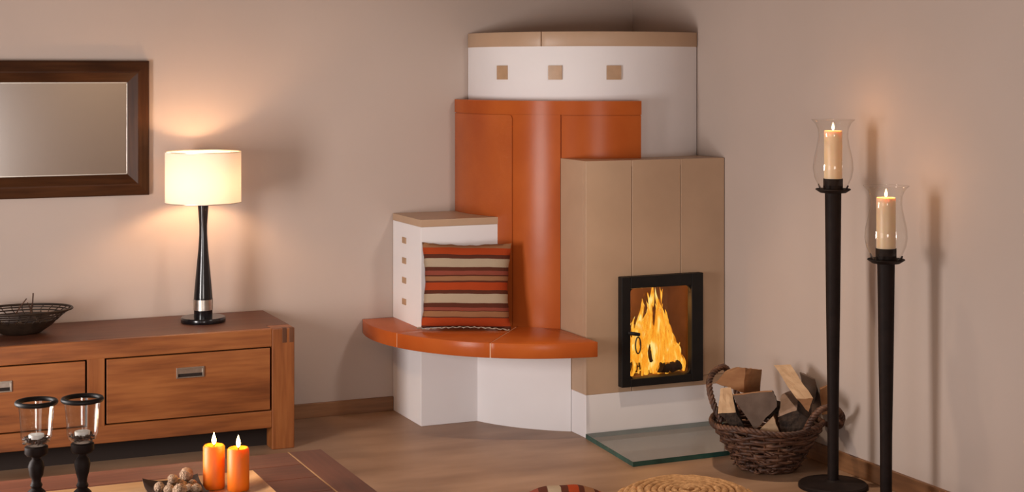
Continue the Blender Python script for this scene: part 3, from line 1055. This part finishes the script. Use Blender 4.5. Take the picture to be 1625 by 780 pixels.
for (x0, x1) in ((-2.703, -2.017), (-3.465, -2.780), (-3.888, -3.542)):
    d = bpart('drawer', box(x0 + .004, x1 - .004, SF_ + .002, SF_ + .026, 0.1715, 0.4315, 0.002), 'cabinet')
    hx, hz = (x0 + x1) / 2, 0.355
    if x0 == -3.465:
        hx = -3.125
    bm = bmesh.new()
    for a in ((-.058, .058, .014, .022), (-.058, .058, -.022, -.017), (-.058, -.050, -.017, .014), (.050, .058, -.017, .014)):
        box(hx + a[0], hx + a[1], SF_ - .004, SF_ + .004, hz + a[2], hz + a[3], 0.001, bm=bm)
    bpart('pull_frame', bm, 'steel', d)
    bpart('pull_plate', box(hx - .050, hx + .050, SF_ + .0002, SF_ + .0018, hz - .004, hz + .014), 'steel', d)
    bpart('pull_recess', box(hx - .050, hx + .050, SF_ + .0004, SF_ + .0018, hz - .017, hz - .004), 'painted_shade', d)

# ------------------------------------------------------------------ wall mirror
MX1, MZ0, MZ1 = -2.43, 1.054, 1.645
MX0 = -3.95
mir = thing('wall_mirror', 'wide mirror in a ridged dark wooden frame on the wall', 'mirror', ((MX0 + MX1) / 2, -0.002, MZ0))
MO = Vector((-(MX0 + MX1) / 2, 0.002, -MZ0))
FW = 0.093


def frame_side(p, q, inward, m, name='frame_rail'):
    """ridged moulding from p to q (XZ corners), mitred"""
    prof = [(0, 0), (0, -0.024), (0.006, -0.030), (0.046, -0.040), (0.052, -0.040), (0.086, -0.020), (FW, -0.016), (FW, 0)]
    bm = bmesh.new()
    ends = []
    for (cx, cz), s in ((p, 1), (q, -1)):
        d = Vector((q[0] - p[0], 0, q[1] - p[1])).normalized() * s
        iv = Vector((inward[0], 0, inward[1]))
        ends.append([bm.verts.new(Vector((cx, y, cz)) + iv * u + d * u + MO) for u, y in prof])
    n = len(prof)
    for k in range(n):
        j = (k + 1) % n
        bm.faces.new((ends[0][k], ends[0][j], ends[1][j], ends[1][k]))
    bm.faces.new(ends[0]); bm.faces.new(ends[1])
    link(name, bm, m, mir)


frame_side((MX0, MZ1), (MX1, MZ1), (0, -1), 'frame_wood')
frame_side((MX0, MZ0), (MX1, MZ0), (0, 1), 'frame_wood')
frame_side((MX0, MZ0), (MX0, MZ1), (1, 0), 'frame_wood_up', 'frame_stile')
frame_side((MX1, MZ0), (MX1, MZ1), (-1, 0), 'frame_wood_up', 'frame_stile')
bm = box(MX0 + FW - .004, MX1 - FW + .004, -0.012, -0.004, MZ0 + FW - .004, MZ1 - FW + .004)
bmesh.ops.translate(bm, verts=bm.verts[:], vec=MO)
link('mirror_pane', bm, 'mirror', mir)
bm = bmesh.new()
e = 0.004
for a in ((MX0 + FW, MX1 - FW, MZ1 - FW - e, MZ1 - FW), (MX0 + FW, MX1 - FW, MZ0 + FW, MZ0 + FW + e), (MX1 - FW - e, MX1 - FW, MZ0 + FW, MZ1 - FW), (MX0 + FW, MX0 + FW + e, MZ0 + FW, MZ1 - FW)):
    box(a[0], a[1], -0.0135, -0.011, a[2], a[3], bm=bm)
bmesh.ops.translate(bm, verts=bm.verts[:], vec=MO)
link('bevel_edge', bm, 'mirror_edge', mir)

# ------------------------------------------------------------------ table lamp
LX, LY, LZ = -2.237, -0.235, SH
lamp = thing('table_lamp', 'lit table lamp with white drum shade and black waisted stem', 'lamp', (LX, LY, LZ))
link('base', lathe([(0, 0), (0.094, 0), (0.096, .003), (0.096, .018), (0.093, .022), (0, .022)], 48), 'lacquer', lamp, True)
link('stem', lathe([(0.040, .022), (0.040, .050), (0.0405, .052), (0.0405, .102), (0.040, .110), (0.036, .16), (0.029, .235), (0.0215, .315), (0.0175, .38), (0.0175, .42), (0.021, .47), (0.025, .525), (0, .525)], 32), 'lacquer', lamp, True)
link('chrome_band', lathe([(0.0395, .052), (0.0422, .052), (0.0422, .098), (0.0395, .098)], 32), 'steel', lamp, True)
link('socket', lathe([(0, .524), (0.014, .524), (0.016, .56), (0.0, .56)], 16), 'steel', lamp, True)
link('bulb', lathe([(0, .560), (0.013, .561), (0.016, .575), (0.026, .597), (0.028, .612), (0.021, .633), (0, .641)], 20), 'bulb', lamp, True)
sh = link('shade', lathe([(0.163, .520), (0.163, .738)], 64, cap=False), 'shade', lamp, True)
for zz in (.5195, .7385):
    link('shade_ring', tube([(0.163 * math.cos(2 * PI * k / 64), 0.163 * math.sin(2 * PI * k / 64), zz) for k in range(64)], 0.0018, 6, closed=True), 'steel', sh, True)
bm = bmesh.new()
for k in range(3):
    a = 2 * PI * k / 3 + .5
    tube([(0, 0, .662), (0.162 * math.cos(a), 0.162 * math.sin(a), .73)], 0.0016, 5, bm)
tube([(0.02, 0, .55), (0.034, 0, .60), (0.02, 0, .65), (0, 0, .662)], 0.0014, 5, bm)
link('harp', bm, 'steel', sh)

# ------------------------------------------------------------------ wire bowl on the sideboard with gourds and twigs
bowl = thing('wire_bowl', 'dark bronze bowl with open wire rim on the sideboard', 'bowl', (-3.00, -0.25, SH))
EX, EY = 1.0, 0.72


def ell(r, z, n=48):
    return [(r * EX * math.cos(2 * PI * k / n), r * EY * math.sin(2 * PI * k / n), z) for k in range(n)]


bm = lathe([(0, .004), (0.075, .003), (0.085, .008), (0.125, .034), (0.148, .058), (0.145, .060), (0.12, .038), (0.08, .014), (0, .012)], 40)
for v in bm.verts:
    v.co.y *= EY
link('pan', bm, 'bowl', bowl, True)
for r, z in ((0.160, .070), (0.175, .081), (0.190, .091)):
    link('wire_ring', tube(ell(r, z), 0.0028, 6, closed=True), 'bowl', bowl, True)
link('rim', tube(ell(0.206, .100), 0.005, 8, closed=True), 'bowl', bowl, True)
for k in range(28):
    a = 2 * PI * k / 28
    c, s = math.cos(a), math.sin(a)
    c2, s2 = math.cos(a + .12), math.sin(a + .12)
    link('spoke', tube([(0.143 * c * EX, 0.143 * s * EY, .054), (0.176 * c2 * EX, 0.176 * s2 * EY, .083), (0.206 * c2 * EX, 0.206 * s2 * EY, .100)], 0.0022, 5), 'bowl', bowl)
for (dx, dy, r, lab, st) in ((-0.035, -0.03, 0.036, 'round dark dried gourd with bent stalk in the wire bowl', 1), (0.045, 0.02, 0.031, 'smaller dark dried gourd in the wire bowl', 0)):
    gd = thing('dried_gourd', lab, 'gourd', (-3.00 + dx, -0.25 + dy, SH + .0145), 0, 'gourds in the wire bowl')
    link('fruit', lathe([(0, .0), (r * .6, .004), (r, r * .75), (r * .93, r * 1.2), (r * .5, r * 1.62), (r * .1, r * 1.7), (0, r * 1.68)], 24), 'gourd', gd, True)
    if st:
        link('stalk', tube([(0, 0, r * 1.65), (0.012, 0, r * 2.1), (0.03, 0.0, r * 2.9), (0.054, 0.0, r * 3.75)], [0.004, .003, .0026, .0022], 6), 'twig', gd, True)
    else:
        link('stalk', tube([(0, 0, r * 1.65), (-0.004, 0, r * 2.6), (0.004, 0, r * 3.6), (0.006, 0, r * 4.8)], [0.004, .003, .0026, .003], 6), 'twig', gd, True)
        link('side_twig', tube([(-0.003, 0, r * 2.5), (-0.012, 0, r * 3.3), (-0.018, 0, r * 3.6)], [.0026, .0024, .002], 6), 'twig', gd, True)

# ------------------------------------------------------------------ coffee table
TZ = 0.42
TX0, TX1, TY0, TY1 = -3.75, -2.33, -3.25, -2.30
tab = thing('coffee_table', 'low reddish brown plank coffee table', 'table', (-3.04, -2.78, 0))
TO = Vector((3.04, 2.78, 0))


def tpart(name, bm, m):
    c = sum((v.co for v in bm.verts), Vector()) / len(bm.verts)
    bmesh.ops.translate(bm, verts=bm.verts[:], vec=-c)
    o = link(name, bm, m, tab)
    o.location = c + TO
    return o


nb = 6
for k in range(nb):
    y0 = TY0 + (TY1 - TY0) * k / nb
    y1 = TY0 + (TY1 - TY0) * (k + 1) / nb
    tpart('top_plank', box(TX0 + .105, TX1 - .107, y0 + .0006, y1 - .0006, TZ - .04, TZ, 0.0015), 'table')
for x0, x1 in ((TX0, TX0 + .102), (TX1 - .102, TX1)):
    tpart('end_plank', box(x0, x1, TY0, TY1, TZ - .04, TZ, 0.0015), 'table_up')
tpart('inlay_strip', box(TX1 - .1065, TX1 - .1025, TY0 + .001, TY1 - .001, TZ - .035, TZ + .0006), 'tray')
tpart('inlay_strip', box(TX0 + .1025, TX0 + .1045, TY0 + .001, TY1 - .001, TZ - .035, TZ + .0006), 'tray')
for x in (TX0 + .06, TX1 - .06 - .07):
    for y in (TY0 + .06, TY1 - .06 - .07):
        tpart('leg', box(x, x + .07, y, y + .07, 0, TZ - .04, 0.004), 'table_up')
for a in ((TX0 + .13, TX1 - .13, TY0 + .08, TY0 + .10), (TX0 + .13, TX1 - .13, TY1 - .10, TY1 - .08)):
    tpart('apron', box(a[0], a[1], a[2], a[3], TZ - .11, TZ - .04), 'table')

# tray: long shallow wood tray, rims curving up
tray_x0, tray_x1, tray_y0, tray_y1 = -3.62, -2.612, -2.83, -2.552


def dish_mesh(x0, x1, y0, y1, rise, th, nx=24, ny=14, flare=0.16, corner=0.0):
    bm = bmesh.new()
    G = []
    for s in range(2):
        g = []
        for j in range(ny + 1):
            row = []
            for i in range(nx + 1):
                x = x0 + (x1 - x0) * i / nx
                y = y0 + (y1 - y0) * j / ny
                ex = min(x - x0, x1 - x)
                ey = min(y - y0, y1 - y)
                fe = max(0, 1 - min(ex, ey) / flare)
                cc = max(0, 1 - math.hypot(ex, ey) / (flare * 1.6))
                z = rise * fe ** 2.2 + corner * cc ** 2
                row.append(bm.verts.new((x, y, z + (th if s else 0))))
            g.append(row)
        G.append(g)
    for s in range(2):
        for j in range(ny):
            for i in range(nx):
                bm.faces.new((G[s][j][i], G[s][j][i + 1], G[s][j + 1][i + 1], G[s][j + 1][i]))
    for j in range(ny):
        for i in (0, nx):
            bm.faces.new((G[0][j][i], G[0][j + 1][i], G[1][j + 1][i], G[1][j][i]))
    for i in range(nx):
        for j in (0, ny):
            bm.faces.new((G[0][j][i], G[0][j][i + 1], G[1][j][i + 1], G[1][j][i]))
    return bm


cxm, cym = (tray_x0 + tray_x1) / 2, (tray_y0 + tray_y1) / 2
tr = link('serving_tray', dish_mesh(tray_x0 - cxm, tray_x1 - cxm, tray_y0 - cym, tray_y1 - cym, 0.013, 0.007, 80, 22, 0.06), 'tray', None, True, 50)
tr.location = (cxm, cym, TZ + .0012)
tag(tr, 'long pale wooden tray with upturned rim on the coffee table', 'tray')
ds = link('square_dish', dish_mesh(-0.077, 0.077, -0.095, 0.095, 0.014, 0.004, 20, 20, 0.04, 0.012), 'dish', None, True, 50)
ds.location = (-2.864, -2.685, TZ + .0092)
ds.rotation_euler = (0, 0, math.radians(-3))
tag(ds, 'small dark square dish with flared corners holding walnuts', 'dish')

NZ = TZ + .0138
nuts = [(-2.905, -2.674, .002, .0150), (-2.862, -2.640, 0, .0150), (-2.884, -2.705, 0, .0158), (-2.842, -2.668, 0, .0150), (-2.862, -2.735, 0, .0190), (-2.824, -2.640, .018, .0190),
        (-2.829, -2.705, 0, .0135), (-2.816, -2.734, .003, .0150), (-2.868, -2.672, .022, .0140), (-2.814, -2.676, .003, .0135)]
nb_ = bmesh.new()
bmesh.ops.create_icosphere(nb_, subdivisions=3, radius=1)
for v in nb_.verts:
    v.co *= 1 + 0.10 * mnoise.noise(v.co * 2.5) + 0.05 * mnoise.noise(v.co * 7)
    v.co.z *= 1.08
for k, (x, y, dz, r) in enumerate(nuts):
    if k == 0:
        o = link('walnut', nb_, 'nut', None, True, 80)
        base = o
    else:
        o = base.copy()
        COL.objects.link(o)
    o.scale = (r, r, r)
    o.location = (x, y, NZ + r * 1.02 + dz)
    o.rotation_euler = (k * 1.3, k * .7, k * 2.1)
    tag(o, 'walnut in the shell heaped in the small dark dish', 'walnut', 'walnuts in the dark dish')
for k, (x, y, r) in enumerate(((-2.992, -2.716, .0105), (-2.970, -2.712, .0115), (-2.981, -2.737, .011))):
    bm = bmesh.new()
    bmesh.ops.create_icosphere(bm, subdivisions=2, radius=r)
    for v in bm.verts:
        v.co *= 1 + 0.25 * mnoise.noise(v.co * 130 + Vector((k, 0, 0)))
    o = link('seed_pod', bm, 'gourd')
    o.location = (x, y, TZ + .0085 + r)
    tag(o, 'small black knobbly seed pod on the pale tray', 'seed pod', 'black seed pods on the tray')


def orange_candle(x, y, h, label, ph):
    c = thing('pillar_candle', label, 'candle', (x, y, TZ + .0088))
    R_ = 0.0305
    link('wax', lathe([(0, 0), (R_ - .001, 0), (R_, .003), (R_, h - .006), (R_ - .004, h - .001), (R_ - .009, h - .003), (0.008, h - .010), (0, h - .011)], 32), 'wax_orange', c, True)
    link('wick', tube([(0, 0, h - .012), (0.0005, 0, h - .002), (0.001, 0, h + .004)], 0.0013, 6), 'wick', c)
    link('flame', lathe([(0, h - .001), (0.0045, h + .004), (0.0064, h + .011), (0.0050, h + .019), (0.0024, h + .027), (0, h + .035)], 14), 'flame_small', c, True)
    pl = bpy.data.lights.new('candle_light', 'POINT')
    pl.energy = 0.4
    pl.color = (1.0, 0.55, 0.2)
    pl.shadow_soft_size = 0.007
    po = bpy.data.objects.new('candle_light', pl)
    COL.objects.link(po)
    po.location = (x, y, TZ + .0088 + h + .045)


orange_candle(-2.748, -2.650, 0.121, 'orange pillar candle standing next to the walnut dish', 0)
orange_candle(-2.690, -2.697, 0.118, 'orange pillar candle standing at the tray end', 1)


# ------------------------------------------------------------------ votive holders on the coffee table
def votive(x, y, top, label, lab2):
    t = thing('votive_holder', label, 'candle holder', (x, y, TZ + .0012))
    h = top - TZ - .0012            # height of the rim
    z = h - 0.118                   # top of the wooden cup
    link('stem', lathe([(0, 0), (0.048, 0), (0.050, .006), (0.043, .014), (0.028, .026), (0.021, .05), (0.022, .08), (0.027, .100), (0.022, .113), (0.0125, .122), (0.0155, .129), (0.0115, .137), (0.0120, .146), (0.0165, z - .075), (0.0205, z - .052),
                        (0.0165, z - .040), (0.0105, z - .033), (0.0115, z - .028), (0.024, z - .024), (0.029, z - .018), (0.029, z - .002), (0.026, z), (0, z)], 28), 'dark_iron', t, True)
    cup = link('glass_cup', lathe([(0, z + .001), (0.022, z + .001), (0.033, z + .010), (0.0385, z + .024), (0.040, z + .05), (0.043, z + .085), (0.0455, z + .112), (0.0445, z + .112), (0.042, z + .085), (0.039, z + .05),
                                   (0.0372, z + .025), (0.032, z + .0125), (0.021, z + .0035), (0, z + .0035)], 36), 'glass', t, True, 60)
    bm = bmesh.new()
    tube([(0.0475 * math.cos(2 * PI * k / 48), 0.0475 * math.sin(2 * PI * k / 48), z + .110) for k in range(48)], 0.0064, 10, bm, True)
    link('iron_ring', bm, 'black', t, True, 80)
    bm = bmesh.new()
    rg = random.Random(int(x * 1000))
    for k in range(110):
        a, r = rg.uniform(0, 2 * PI), 0.031 * math.sqrt(rg.random())
        zz = z + .0085 + rg.uniform(0, .016) * (0.4 + r / .031 * .6)
        mt = Matrix.Translation((r * math.cos(a), r * math.sin(a), zz)) @ Matrix.Rotation(rg.uniform(0, 6), 4, 'X') @ Matrix.Diagonal((1, .8, .6, 1))
        bmesh.ops.create_icosphere(bm, subdivisions=1, radius=rg.uniform(.003, .0048), matrix=mt)
    gr = link('gravel', bm, 'gravel', t)
    gr['kind'] = 'stuff'
    tl = thing('tealight', lab2, 'candle', (x, y, TZ + .0012 + z + .0195))
    link('tin', lathe([(0, 0), (0.0185, 0), (0.0195, .0095), (0.019, .0095), (0.018, .0085), (0, .0085)], 24), 'tealight', tl, True)
    link('wax', lathe([(0, .0088), (0.0182, .0088), (0.0182, .0100), (0.004, .0104), (0, .0108)], 24), 'tealight', tl, True)
    link('wick', tube([(0, 0, .0105), (0.0003, 0, .015), (-0.001, 0, .019)], 0.0007, 5), 'tealight', tl)


votive(-3.261, -2.902, 0.768, 'dark turned candle holder with glass cup farther from the walnut dish', 'unlit white tealight in the glass cup farther from the walnuts')
votive(-3.154, -2.949, 0.776, 'dark turned candle holder with glass cup nearer the walnut dish', 'unlit white tealight in the glass cup nearer the walnuts')
bpy.context.view_layer.update()
